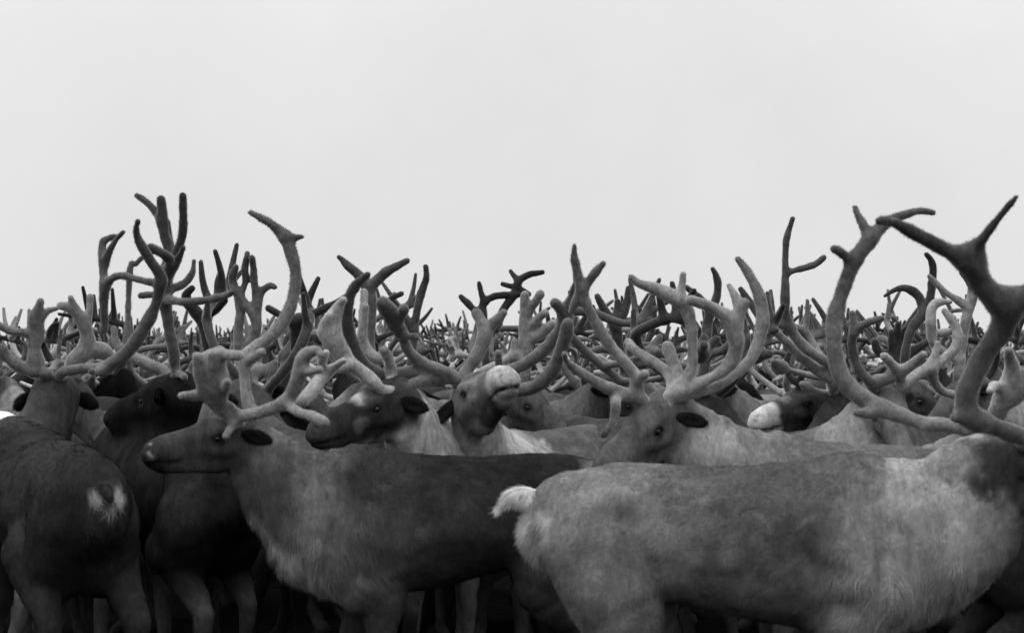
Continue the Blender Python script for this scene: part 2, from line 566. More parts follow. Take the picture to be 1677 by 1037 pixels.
def paint(V, info, hip, wth, poll, F, U, R, s, pal, seed):
    """the coat's own colours: back, flank, belly, neck, face, nose, rump"""
    nz = fbm(V, 3.0, seed)
    nf = fbm(V, 14.0, seed + 5)
    f, L = info['f'], info['L']
    u = (V - hip) @ f
    top = hip[2] + (wth[2] - hip[2]) * np.clip(u / L, 0, 1)
    dz = top - V[:, 2] + nz * .05
    c = np.full(len(V), pal['flank'])
    def mix(c, v, w):
        return c + (v - c) * np.clip(w, 0, 1)
    sad = pal.get('saddle', 1.0)
    c = mix(c, pal['back'], (1 - sst(dz, .05, .24)) * sad)
    c = mix(c, pal['belly'], sst(dz, .34, .48))
    c = mix(c, pal.get('leg', pal['flank'] * .4), 1 - sst(V[:, 2] + nz * .05, .45, .62))  # legs default darker than the flank: shade under the crowded herd painted in
    tb = info['at'](-.2, .13)
    if 'haunch' in pal:
        c = mix(c, pal['haunch'], 1 - sst(u + nz * .08, .12, .32))
    dr = np.linalg.norm((V - info['at'](-.25, .24)) * [1, 1, .6], axis=1) + nf * .012
    c = mix(c, pal.get('rump', pal['flank']), 1 - sst(dr, .07, .13))
    dn, t = seg_dist(V, info['nb'] + f * .08, info['ne'])
    c = mix(c, pal['neck'], (1 - sst(dn + nz * .07, .12, .40)))
    if 'mane' in pal:
        low = (info['nb'] + info['ne']) / 2
        lowd = sst((info['nb'][2] + (info['ne'][2] - info['nb'][2]) * t) - V[:, 2] + nz * .04, .10, .24)
        c = mix(c, pal['mane'], (1 - sst(dn, .22, .36)) * lowd)
    hp = poll - U * .07 * s
    dh, th = seg_dist(V, hp - F * .01, hp + F * .36 * s)
    hm = 1 - sst(dh + nf * .012, .10, .16)
    c = mix(c, pal['face'], hm)
    c = mix(c, pal.get('brow', pal['face']), hm * (1 - sst(np.linalg.norm(V - (poll + F * .12 * s), axis=1), .03, .10)))
    dnose = (V - (poll - U * .09 * s)) @ F
    c = mix(c, pal.get('muzzle', pal['face']), hm * sst(dnose + nf * .012, pal.get('mz', .30) * s - .02, pal.get('mz', .30) * s + .02))
    for e in (-1, 1):
        de = np.linalg.norm(V - (poll + s * (F * .118 - U * .067 + R * .07 * e)), axis=1)
        c = mix(c, pal.get('eyering', .02), 1 - sst(de, .018, .034))
        dn_ = np.linalg.norm(V - (poll + s * (F * .400 - U * .078 + R * .034 * e)), axis=1)
        c = mix(c, .012, 1 - sst(dn_, .010, .020))
    dm, _ = seg_dist(V, poll + s * (F * .395 - U * .133), poll + s * (F * .27 - U * .133))
    mo = np.abs((V - poll) @ U + .133 * s) + 0.0
    c = mix(c, .012, hm * (1 - sst(mo, .003, .011)) * sst(dnose, .25 * s, .28 * s))
    st = fbm(V * A_([1, 1, .35]), 26.0, seed + 9, 2)
    fold_shade = (1 - sst(dn, .2, .34)) * vnoise(np.stack([(V @ f) * 52, (V @ info['n']) * 8, V[:, 2] * 5], 1), seed + 3)  # light and dark of the neck folds painted into the coat
    c = c * (1 + .26 * nz + .17 * nf + .16 * st + pal.get('folds', .32) * fold_shade)
    X, Yp, dep = project(V)
    for (bx, by, br, bv) in pal.get('spots', []):
        near = np.where(np.hypot(X - bx, Yp - by) < 14, dep, 1e9)
        bp = V[np.argmin(near)] if near.min() < 1e8 else P(bx, by, float(np.median(dep)))
        d = np.linalg.norm((V - bp), axis=1) / br + nf * .5 + fbm(V, 30, seed + 7, 2) * .25
        c = mix(c, bv, 1 - sst(d, .35, 1.35))
    return np.clip(c, .006, .85)


def ear(poll, F, U, R, e, s, col, par, off, droop=0.0, mat=None):
    q = lambda f, u, r: poll + s * (f * F + u * U + e * r * R)
    out = unit(-F * .66 - U * (.12 + droop * 3) + R * e * .75)
    face = unit(R * e + F * .35 - ((R * e + F * .35) @ out) * out)
    root_ = q(.0, -.062, .074)
    st = lambda k: root_ + out * k * s
    ch = [dict(nodes=spline([(*st(0), .014 * s, .9), (*st(.028), .025 * s, .55), (*st(.054), .030 * s, .42), (*st(.080), .024 * s, .4), (*st(.106), .007 * s, .5)], 3), lat=face, k=.01),
          dict(nodes=[(*(st(.035) + face * .020 * s), .015 * s, 1), (*(st(.06) + face * .022 * s), .019 * s, 1), (*(st(.085) + face * .017 * s), .011 * s, 1)], k=.01, neg=True)]
    V, Fq = blob(ch, .006)
    c_ = np.clip(col * (1 + .3 * fbm(V, 40, 3)), .005, .8)
    me = mesh_of('ear', V - off, Fq, mat or M_hide, c_)
    o = put('ear', me, par)
    N = vnormals(V, Fq)
    if mat is None:
        fm = fur_mesh(V - off, Fq, N, c_, np.tile(out, (len(V), 1)), np.full(len(V), .016), 2500, M_hair, lift=.5, cull=-2)
        put('ear_hair', fm, o)
    return o


def eyeball(poll, F, U, R, e, s, par, off):
    c = poll + s * (F * .116 - U * .067 + R * .0565 * e) - off
    u, v = np.meshgrid(np.linspace(0, math.pi, 13), np.linspace(0, 2 * math.pi, 20, endpoint=False), indexing='ij')
    V = c + .0185 * s * np.stack([np.sin(u) * np.cos(v), np.sin(u) * np.sin(v), np.cos(u)], -1).reshape(-1, 3)
    i = np.arange(13 * 20).reshape(13, 20)
    j = np.roll(i, -1, 1)
    Fq = np.stack([i[:-1], i[1:], j[1:], j[:-1]], -1).reshape(-1, 4)
    put('eye', mesh_of('eye', V, Fq, M_eye), par)


def antler_obj(lines, col, par, off, pedicle=None, h=.0065, fuzz=9000, spots=(), kk=.018):
    """lines: (d0, d1, [(px, py, radius px) ...]) -> one antler, its forks melted together"""
    ch = []
    seen = []
    for li, (d0, d1, pts) in enumerate(lines):
        n = len(pts)
        if seen:                       # a tine starts at the depth of the beam it grows from
            q_ = min(seen, key=lambda t: math.hypot(t[0] - pts[0][0], t[1] - pts[0][1]))
            if math.hypot(q_[0] - pts[0][0], q_[1] - pts[0][1]) < 32:
                d1, d0 = d1 + (q_[2] - d0) * .6, q_[2]
        for i, (x, y, r) in enumerate(spline(pts, 4)):
            seen.append((x, y, d0 + (d1 - d0) * i / max(1, 4 * (n - 1))))
        nodes = []
        for i, (x, y, r) in enumerate(pts):
            d = d0 + (d1 - d0) * i / max(1, n - 1)
            nodes.append((*P(x, y, d), max(.0085, r * .93 * d / FPX)))
        if li == 0 and pedicle is not None:
            nodes = [(*pedicle, .020)] + nodes
        ch.append(dict(nodes=spline(nodes, 4), k=kk))
    return antler_mesh(ch, col, par, off, h, fuzz, spots=spots)


def antler_mesh(ch, col, par, off, h, fuzz, mat=None, spots=()):
    # knobbly velvet: radii wander a little
    for c in ch:
        c['nodes'] = [(*n_[:3], n_[3] * (1 + .03 * math.sin(i * 1.1 + n_[0] * 30)), *n_[4:]) for i, n_ in enumerate(c['nodes'])]
    V, F = blob(ch, h)
    N = vnormals(V, F)
    V = V + N * (fbm(V, 30, 2, 2) * .0016 + fbm(V, 11, 6, 2) * .0030)[:, None]
    b0 = A_(ch[0]['nodes'][0][:3])          # velvet is palest near the burr and darkest on the growing tips
    tone = 1.25 - .70 * sst(np.linalg.norm(V - b0, axis=1) + .06 * fbm(V, 6, 31), .22, .75)
    c_ = np.clip(col * tone * (1 + .26 * fbm(V, 9, 21) + .16 * fbm(V, 40, 8, 2)) * .72, .01, .8)
    for (bx, by, br, bv) in spots:
        X, Yp, dep = project(V)
        near = np.where(np.hypot(X - bx, Yp - by) < 14, dep, 1e9)
        w_ = 1 - sst(np.linalg.norm(V - V[np.argmin(near)], axis=1) / br, .6, 1.1)
        c_ = c_ + (bv - c_) * w_
    o = put('antler', mesh_of('antler', V - off, F, mat or M_velvet, c_), par)
    if fuzz:
        fl = rng.normal(0, 1, (len(V), 3))
        fm = fur_mesh(V - off, F, N, c_ * 1.7, fl, np.full(len(V), .0075), fuzz, M_fuzz, lift=1.3, width=.0011, cull=-.45, eye=A_([0, 0, CAM_Z]) - off)
        put('velvet_fuzz', fm, o)
    return o


def herd_antler_chains(seed, e, size=1.0):
    """one antler in the head's own frame: x forward, y sideways, z up"""
    r = random.Random(seed)
    g = lambda a, b: r.uniform(a, b)
    k = size * g(.85, 1.12)
    sp = g(.8, 1.35)
    uz = g(.5, .92)
    ch = []
    def q(f, u, s_, rad):
        return (f * k * 1.05, e * s_ * k * sp, u * k * uz, rad * g(.92, 1.1))
    R0 = .027 * g(.88, 1.15)
    lean = g(-.05, .08)
    beam = [q(0, -.02, .035, R0 * 1.1), q(-.03, .05, .06, R0), q(-.15, .12, .15, R0), q(-.27 + lean, .24, .25, R0), q(-.30 + lean, .42, .31, R0 * .97),
            q(-.20 + lean, .57, .31, R0 * .95), q(-.05 + lean, .68 + g(-.05, .06), .25, R0 * .85), q(.05 + lean, .74 + g(-.06, .08), .20 + g(-.05, .05), R0 * .55)]
    beam = spline(beam, 5)
    ch.append(dict(nodes=beam, k=.02))
    def tine(i, d, ln, rad, bend=(0, 0, .05), n=4):
        a = A_(beam[i][:3])
        d = unit(A_(d, float) * [1, e, 1])
        pts = []
        for t in np.linspace(0, 1, n):
            p = a + d * ln * k * t + A_(bend) * [1, e, 1] * t * t * k
            pts.append((*p, rad * (1.0 - .42 * t ** 1.5)))
        ch.append(dict(nodes=spline(pts, 3), k=.02))
        return pts
    # brow tine and bez with fingers
    b = tine(3, (.8, .0, .35), g(.10, .24), R0 * .9, (0.03, 0, .10))
    if r.random() < .6:
        c = A_(b[-1][:3])
        for m in range(r.randint(1, 3)):
            d = unit(A_([g(.1, .9), e * g(-.5, .5), g(.4, 1)]))
            ch.append(dict(nodes=[(*c, R0 * 1.05), (*(c + d * g(.05, .11)), R0 * .78)], k=.035))
    b = tine(8, (.7, .25, .5), g(.18, .30), R0 * .95, (.02, -.02, .08))
    c = A_(b[-1][:3])
    for m in range(r.randint(2, 4)):
        d = unit(A_([g(-.2, .9), e * g(-.6, .6), g(.3, 1)]))
        ch.append(dict(nodes=[(*c, R0 * 1.1), (*(c + d * g(.06, .13)), R0 * .75)], k=.035))
    if r.random() < .75:
        tine(20, (-.7, -.1, .5), g(.07, .17), R0 * .8, (0, 0, .07))
    for m in range(r.randint(2, 4)):
        i = r.randint(24, len(beam) - 3)
        tine(i, (g(-.9, .1), g(-.5, .5), g(.5, 1)), g(.12, .27), R0 * .88, (g(-.08, .08), g(-.08, .06), .04))
    if r.random() < .4:
        i = r.randint(28, len(beam) - 4)
        tine(i, (g(.0, 1), g(-.6, .2), g(.3, 1)), g(.12, .24), R0 * .85, (g(-.05, .08), -.06, .05))
    return ch


ANT = {}


def herd_antler_data(i, e):
    key = (i, e)
    if key not in ANT:
        ch = herd_antler_chains(i * 13 + (3 if e > 0 else 0), e)
        V, F = blob_free(ch, .010)
        c_ = np.clip(.13 * (1.3 - .8 * sst(np.linalg.norm(V, axis=1), .2, .75)) * (1 + .25 * fbm(V, 7, i) + .12 * fbm(V, 40, 8, 2)), .01, .8)
        ANT[key] = mesh_of('antler', V, F, M_velvet_herd, c_)
    return ANT[key]


def blob_free(ch, h):
    # the mesher clips at the ground, so lift, mesh and lower again
    for c in ch:
        c['nodes'] = [(n_[0], n_[1], n_[2] + 5, *n_[3:]) for n_ in c['nodes']]
    V, F = blob(ch, h)
    V = V - A_([0, 0, 5.0])
    return V, F


def frame_matrix(poll, F, U, R, s=1.0):
    # columns: forward, left (= -R), up
    Lf = -R
    return Matrix(((F[0] * s, Lf[0] * s, U[0] * s, poll[0]), (F[1] * s, Lf[1] * s, U[1] * s, poll[1]), (F[2] * s, Lf[2] * s, U[2] * s, poll[2]), (0, 0, 0, 1)))


def reindeer(label, hip, wth, poll, nose, pal, antlers=(), group=None, s=1.0, h=.012, seed=1, fur=0, hlen=.37, roll=0, up=None, droop=.02, ts=1.0, hs=None,
             acol=.14, generic=(), furlen=.018, hidden_head=False, fuzz=6000, tail=True, ears=True, earcol=None, tufts=(), **kw):
    hip, wth, poll, nose = [P(*a) if len(a) == 3 else A_(a[1:]) for a in (hip, wth, poll, nose)]
    F, U, R = head_frame(poll, nose, roll, up)
    hs = hs or s
    off = A_([(hip[0] + wth[0]) / 2, (hip[1] + wth[1]) / 2, 0])
    ch, info = body_chains(hip, wth, poll, F, U, R, s, **kw)
    ch += head_chains(poll, F, U, R, hs)
    V, Fq = blob(ch, h)
    N = vnormals(V, Fq)
    # hide: folds on the neck, soft unevenness elsewhere
    dn, _ = seg_dist(V, info['nb'], info['ne'])
    fold = (1 - sst(dn, .2, .32)) * fbm(V @ np.stack([info['f'] * 4.2, info['n'] * .6, UP * .5], 1), 9.0, seed, 2)
    hp0 = poll - U * .09
    dhd, _ = seg_dist(V, hp0, hp0 + F * .36)
    calm = .15 + .85 * sst(dhd, .10, .22)           # bone lies close under the hide of the head
    V = V + N * (calm * (fold * .007 + fbm(V, 9, seed + 2, 2) * .005 + fbm(V * A_([1, 1, .6]), 24, seed + 4, 2) * .0025))[:, None]
    N = vnormals(V, Fq)
    coat = paint(V, info, hip, wth, poll, F, U, R, hs, pal, seed)
    root = put('reindeer', None, None, tuple(off))
    root['label'] = label
    root['category'] = 'reindeer'
    if group:
        root['group'] = group
    put('body', mesh_of('body', V - off, Fq, M_hide, coat), root)
    # which way the hair lies: from nose to tail and down
    hp = poll - U * .07
    dh, _ = seg_dist(V, hp, hp + F * .35)
    wh = (1 - sst(dh, .11, .2))[:, None]
    wn = (1 - sst(dn, .2, .34))[:, None]
    nd_ = unit(info['nb'] - info['ne'])
    flow = (-info['f'] * .8 - UP * .55) * (1 - wn) + (nd_ * .5 - UP * .8) * wn
    flow = flow * (1 - wh) - F * wh
    ln = np.full(len(V), furlen)
    ln = ln * (1 - .55 * wh[:, 0])
    t_low = sst(((info['nb'] + info['ne']) / 2 - V) @ UP, .06, .30) * wn[:, 0]
    ln = ln + kw_mane(pal) * t_low
    dr = np.linalg.norm(V - info['at'](-.24, .24), axis=1)
    ln = ln + .03 * (1 - sst(dr, .08, .18))
    if fur:
        fm = fur_mesh(V - off, Fq, N, coat, flow, ln, fur, M_hair, eye=A_([0, 0, CAM_Z]) - off)
        put('fur', fm, root)
    if ears:
        for e in (-1, 1):
            ear(poll, F, U, R, e, hs, earcol if earcol is not None else pal['face'] * .75, root, off, droop)
            eyeball(poll, F, U, R, e, hs, root, off)
    if tail:
        tb = info['at'](-.19 * s, .10)
        tf = -info['f']
        tl = pal.get('tail', pal.get('rump', pal['back']))
        lift = kw_tail(pal)
        tn = [(*tb, .036 * ts, 1), (*(tb + (tf * .05 + UP * (.012 + lift * .5)) * ts), .031 * ts, 1), (*(tb + (tf * .10 + UP * (.0 + lift * .9)) * ts), .022 * ts, 1),
              (*(tb + (tf * .145 + UP * (-.02 + lift * .5)) * ts), .009 * ts, 1)]
        tv, tfq = blob([dict(nodes=spline(tn, 3), lat=None, k=.01)], .008)
        tN = vnormals(tv, tfq)
        tc = np.clip(tl * (1 + .3 * fbm(tv, 25, 4)), .01, .8)
        to = put('tail', mesh_of('tail', tv - off, tfq, M_hide, tc), root)
        if fur:
            put('tail_hair', fur_mesh(tv - off, tfq, tN, tc, np.tile(tf * .35 - UP * .95, (len(tv), 1)), np.full(len(tv), .048 * ts), 9000, M_hair, lift=.08, jit=.10, clump=.12, cull=-2), to)
    for i, a in enumerate(antlers):
        e = a.get('e', 1 if i else -1)
        ped = poll + e * R * .045 * hs - U * .02
        antler_obj(a['lines'], a.get('col', acol), root, off, ped, fuzz=a.get('fuzz', fuzz), spots=a.get('spots', ()), kk=a.get('kk', .018))
    for (vi, e, sc) in generic:
        o = put('antler', herd_antler_data(vi, e), root)
        o.matrix_local = Matrix.Translation(Vector(-off)) @ frame_matrix(poll, F, U, R, sc)
    return root


def kw_mane(pal):
    return pal.get('manelen', .02)


def kw_tail(pal):
    return pal.get('taillift', 0.0)


# ------------------------------------------------------------------ the reindeer one can tell apart
def L(d0, d1, *pts):
    return (d0, d1, list(pts))


# the pale-necked one that fills the right foreground, walking right
reindeer("large pale-necked reindeer with raised white tail, nearest of all, walking right",
         (990, 770, 4.15), (1385, 757, 4.05), (1665, 722, 3.98), (1800, 800, 3.80),
         dict(back=.065, flank=.12, belly=.075, neck=.25, mane=.34, face=.10, rump=.38, tail=.50, haunch=.145, leg=.12, manelen=.03, folds=.3, taillift=.03, saddle=1.0,
              spots=[(1540, 780, .12, .40), (1590, 800, .09, .42), (1600, 735, .14, .15), (1640, 735, .14, .08), (1300, 800, .2, .052), (1200, 792, .15, .055), (1370, 790, .12, .085), (1430, 850, .10, .17), (1640, 755, .15, .035), (1560, 745, .06, .2), (1490, 800, .08, .25),
                     (1240, 790, .16, .075), (1120, 800, .08, .10), (1580, 880, .10, .36), (880, 845, .045, .36), (880, 880, .035, .30)]),
         antlers=[
             dict(e=-1, col=.20, lines=[   # the far antler, its long beam low over the herd
                 L(4.05, 4.35, (1640, 716, 12), (1610, 714, 12), (1578, 704, 12), (1546, 696, 12), (1519, 695, 12), (1499, 689, 13), (1466, 677, 14), (1435, 664, 14), (1404, 646, 15),
                   (1379, 617, 15), (1367, 582, 15), (1365, 549, 14.5), (1366, 530, 14.5), (1373, 498, 14), (1386, 461, 13.5), (1403, 421, 13.5), (1424, 394, 12.5), (1442, 372, 11), (1464, 358, 8), (1503, 346, 7), (1528, 348, 6.5)),
                 L(4.33, 4.36, (1422, 392, 9), (1416, 374, 9), (1406, 354, 6.5), (1400, 339, 5)),
                 L(4.3, 4.25, (1400, 425, 10), (1387, 421, 8), (1375, 412, 7), (1366, 408, 6.5)),
                 L(4.27, 4.2, (1446, 671, 9), (1424, 677, 9), (1402, 676, 7))]),
             dict(e=1, col=.12, fuzz=9000, kk=.05, lines=[  # the near antler, soft with nearness
                 L(3.85, 3.5, (1690, 724, 14), (1677, 717, 14), (1652, 708, 15), (1622, 696, 16), (1594, 684, 18), (1582, 660, 19), (1592, 619, 19), (1617, 574, 20), (1640, 540, 21), (1652, 512, 22), (1652, 496, 21),
                   (1628, 486, 20), (1605, 460, 20), (1585, 427, 18), (1551, 410, 14), (1506, 386, 12), (1468, 367, 10), (1452, 362, 9), (1438, 362, 8)),
                 L(3.53, 3.45, (1590, 424, 16), (1600, 404, 11), (1612, 388, 8), (1639, 353, 6.5), (1665, 322, 5)),
                 L(3.52, 3.5, (1645, 500, 20), (1672, 490, 18), (1700, 470, 16), (1730, 430, 13), (1745, 390, 10)),
                 L(3.8, 3.75, (1600, 690, 10), (1578, 685, 8), (1562, 685, 7))])],
         s=1.0, ts=.82, h=.011, seed=3, slim=.9,
         neck=[(1440, 890, 4.05, .235, .62), (1525, 880, 4.0, .205, .62), (1588, 822, 3.98, .170, .64), (1638, 775, 3.97, .125, .8)], fur=120000, lead=.80, furlen=.016, droop=.12, stride=.06, sag=.13, fuzz=12000, earcol=.03)

# brown one facing left in front of the middle
reindeer("dark-faced reindeer in profile facing left, pale shaggy throat, thick knobbly velvet antlers",
         (922, 750, 5.08), (590, 744, 4.95), (382, 686, 4.92), (232, 703, 4.68),
         dict(back=.020, flank=.036, belly=.04, neck=.09, mane=.33, face=.056, muzzle=.03, rump=.26, leg=.05, manelen=.045, eyering=.02, mz=.33, folds=.45,
              spots=[(990, 765, .07, .30), (520, 800, .09, .17), (490, 880, .06, .17), (430, 790, .07, .07), (620, 770, .14, .03), (239, 716, .010, .22), (236, 733, .009, .20), (244, 752, .010, .16), (470, 935, .05, .46), (440, 905, .045, .34), (412, 875, .035, .24), (400, 858, .035, .20),
                     (650, 890, .12, .08), (555, 880, .07, .10)]),
         antlers=[
             dict(e=1, col=.25, lines=[   # far antler: shovel, pillar and the tall hooked beam
                 L(4.95, 5.0, (411, 680, 12), (408, 665, 11), (403, 641, 9.5), (401, 611, 9.5), (402, 585, 12), (418, 569, 10), (436, 557, 10), (461, 531, 10.5), (477, 498, 10.5), (484, 459, 10), (482, 433, 10), (472, 398, 11), (462, 382, 11), (446, 368, 9), (426, 357, 7), (411, 348, 5)),
                 L(5.0, 5.0, (468, 389, 9), (480, 389, 6), (494, 388, 5)),
                 L(4.97, 4.9, (402, 590, 12), (414, 587, 9), (428, 577, 8))]),
             dict(e=-1, col=.25, lines=[    # near antler, brow shovel and back-swept beam
                 L(4.85, 4.7, (385, 688, 11), (403, 681, 10), (438, 672, 11), (468, 657, 12), (486, 629, 13), (492, 602, 13), (500, 582, 12), (518, 574, 9), (526, 582, 7)),
                 L(4.7, 4.65, (494, 605, 10), (508, 609, 8), (524, 606, 7)),
                 L(4.75, 4.6, (470, 662, 9), (490, 676, 8), (510, 681, 9), (532, 692, 8)),
                 L(4.85, 4.82, (390, 680, 8), (384, 671, 7), (379, 664, 5)),
                 L(4.85, 4.8, (385, 690, 8), (377, 702, 7), (369, 715, 6)),
                 L(4.87, 4.7, (382, 688, 9), (366, 672, 11), (360, 650, 15), (357, 620, 19), (354, 596, 17), (348, 582, 10)),
                 L(4.8, 4.7, (366, 676, 9), (348, 655, 14), (336, 630, 15), (329, 606, 13), (322, 584, 9)),
                 L(4.7, 4.68, (322, 648, 10), (310, 648, 7), (297, 648, 6)),
                 L(4.7, 4.65, (354, 596, 14), (362, 582, 11), (374, 582, 10), (392, 582, 9)),
                 L(4.7, 4.7, (350, 600, 12), (341, 584, 11), (360, 573, 8)),
                 L(4.7, 4.6, (366, 640, 9), (370, 632, 9), (372, 626, 7))])],
         s=1.0, hs=.86, h=.011, seed=9,
         neck=[(570, 850, 4.95, .235, .62), (512, 842, 4.93, .195, .60), (462, 796, 4.92, .155, .64), (418, 745, 4.95, .112, .75)], fur=110000, lead=.75, furlen=.016, droop=.06, slim=.93, stride=.05, sag=.17, nk=.95, fuzz=14000, earcol=.015)

# rear view, far left
reindeer("dark brown reindeer seen from behind, small white rump patch beside its tail",
         (134, 745, 4.5), (30, 692, 5.05), (88, 622, 5.4), (70, 650, 5.72),
         dict(back=.019, flank=.022, belly=.022, neck=.065, face=.06, rump=.035, tail=.03, leg=.07, saddle=1.0, manelen=.01,
              spots=[(160, 804, .024, .22), (208, 808, .034, .36), (196, 838, .022, .30), (186, 806, .018, .012), (60, 740, .2, .028), (90, 650, .08, .05)]),
         antlers=[
             dict(e=-1, col=.17, lines=[
                 L(5.28, 5.2, (78, 614, 10), (67, 610, 10), (39, 604, 10), (12, 586, 10), (0, 572, 10), (-25, 562, 9)),
                 L(5.24, 5.2, (56, 606, 13), (57, 585, 12), (56, 566, 9.5), (56, 540, 10), (57, 520, 10), (63, 505, 7), (66, 494, 5)),
                 L(5.2, 5.15, (52, 549, 7), (35, 544, 7), (19, 543, 7), (0, 534, 7), (-15, 522, 6)),
                 L(5.2, 5.2, (60, 560, 7), (68, 543, 5), (66, 528, 5), (77, 511, 5), (94, 505, 4))]),
             dict(e=1, col=.15, lines=[
                 L(5.26, 4.95, (98, 613, 9), (120, 606, 9), (146, 603, 8), (172, 603, 10), (185, 594, 11), (212, 572, 11.5), (235, 539, 12), (251, 508, 11), (260, 480, 10), (264, 455, 10), (248, 430, 9), (236, 410, 8), (225, 388, 7), (223, 372, 6), (226, 362, 5)),
                 L(5.1, 5.0, (172, 603, 10), (160, 608, 7), (150, 609, 6)),
                 L(4.95, 5.2, (266, 464, 8), (245, 462, 7), (226, 458, 7), (203, 452, 7), (186, 454, 8), (173, 466, 9), (170, 489, 8), (171, 515, 7), (170, 540, 7)),
                 L(5.15, 5.2, (171, 470, 8), (169, 435, 7.5), (168, 412, 7), (170, 396, 6.5), (182, 389, 6), (191, 387, 5)),
                 L(5.15, 5.1, (172, 432, 7), (178, 414, 6.5), (190, 393, 5), (202, 380, 4.5))])],
         s=1.02, h=.012, seed=5, ts=.5, fur=70000, furlen=.016, stride=.05, sag=.06, slim=.86, legup=.17, nk=.8, hw=.8, droop=.14, fuzz=10000, earcol=.012)

# black one behind it with the tallest antlers
reindeer("blackish reindeer turning its dark head left, tall many-tined antler rising over its brow",
         (345, 742, 5.45), (222, 692, 5.95), (283, 622, 5.62), (172, 648, 5.85),
         dict(back=.013, flank=.015, belly=.012, neck=.018, face=.010, muzzle=.014, rump=.03, leg=.07, manelen=.01,
              spots=[(300, 830, .12, .035), (365, 990, .10, .10)]),
         antlers=[
             dict(e=-1, col=.11, lines=[
                 L(5.55, 5.35, (288, 616, 9), (286, 595, 9), (283, 570, 9.5), (276, 530, 10), (270, 495, 11.5), (267, 465, 13), (270, 448, 12), (282, 425, 8.5), (294, 402, 8), (300, 377, 7), (300, 348, 6.5), (299, 320, 5.5)),
                 L(5.4, 5.2, (266, 465, 12), (275, 440, 9), (277, 424, 10), (263, 413, 8.5), (247, 406, 8)),
                 L(5.38, 5.4, (272, 440, 9), (277, 410, 9), (269, 384, 8.5), (266, 348, 8.5), (264, 326, 7)),
                 L(5.42, 5.5, (264, 362, 6), (256, 348, 6), (239, 330, 5.5), (224, 320, 4.5)),
                 L(5.45, 5.5, (280, 412, 6), (278, 388, 5), (275, 362, 4)),
                 L(5.35, 5.3, (270, 452, 10), (284, 439, 8), (294, 420, 7), (300, 405, 5)),
                 L(5.4, 5.5, (272, 478, 9), (284, 472, 6.5), (300, 466, 6.5), (314, 449, 6), (318, 428, 5)),
                 L(5.4, 5.1, (268, 490, 9), (282, 492, 8), (303, 495, 7.5), (342, 491, 7.5), (366, 485, 7), (380, 479, 6)),
                 L(5.4, 5.45, (262, 484, 6), (245, 483, 6), (230, 485, 5)),
                 L(5.5, 5.4, (290, 612, 8), (297, 614, 7), (303, 618, 6))]),
             dict(e=1, col=.16, lines=[
                 L(5.66, 5.8, (276, 618, 9), (268, 606, 9), (245, 600, 9), (222, 588, 9), (205, 578, 8), (190, 560, 7), (186, 540, 6)),
                 L(5.72, 5.9, (262, 604, 6), (240, 590, 6), (222, 580, 5.5), (208, 560, 5)),
                 L(5.85, 5.9, (208, 562, 6), (213, 442, 5), (222, 433, 5), (232, 423, 5))])],
         s=1.0, h=.013, seed=6, ts=.6, fur=60000, furlen=.016, slim=.88, legup=.06, sag=.04, stride=-.05, fuzz=10000, earcol=.01)

# white-marked face behind the profile
reindeer("reindeer with dark face, white eyebrow mark and cream neck, facing left behind the shaggy-throated one",
         (716, 676, 6.75), (722, 692, 6.05), (634, 632, 5.66), (500, 672, 5.40),
         dict(back=.10, flank=.20, belly=.2, neck=.46, mane=.46, face=.035, brow=.10, muzzle=.05, rump=.3, eyering=.03, manelen=.02,
              spots=[(584, 636, .040, .55), (552, 645, .035, .40), (600, 705, .030, .12)]),
         antlers=[
             dict(e=-1, col=.42, lines=[
                 L(5.58, 5.4, (626, 640, 10), (619, 633, 10), (596, 612, 11), (572, 594, 13), (553, 568, 16), (545, 543, 16), (546, 520, 14), (556, 500, 9), (562, 492, 7)),
                 L(5.45, 5.4, (540, 560, 12), (530, 545, 9), (532, 530, 8), (538, 518, 7)),
                 L(5.5, 5.25, (572, 596, 10), (567, 597, 9), (540, 608, 10), (524, 623, 12), (509, 644, 13), (495, 658, 12)),
                 L(5.4, 5.3, (535, 612, 9), (550, 600, 7), (563, 590, 6)),
                 L(5.4, 5.3, (528, 612, 9), (528, 590, 8), (534, 578, 6))]),
             dict(e=1, col=.30, lines=[
                 L(5.66, 5.85, (636, 632, 9), (640, 612, 9), (634, 590, 9), (615, 586, 9), (598, 572, 8), (592, 548, 8), (595, 520, 8), (596, 498, 7), (596, 478, 6)),
                 L(5.8, 5.75, (600, 574, 8), (594, 550, 8), (597, 520, 7), (598, 503, 6)),
                 L(5.7, 5.6, (641, 606, 9), (636, 588, 8), (629, 574, 8))])],
         s=1.0, h=.012, seed=12, fur=50000, furlen=.015, droop=.13, sag=.04, fuzz=9000, earcol=.015)

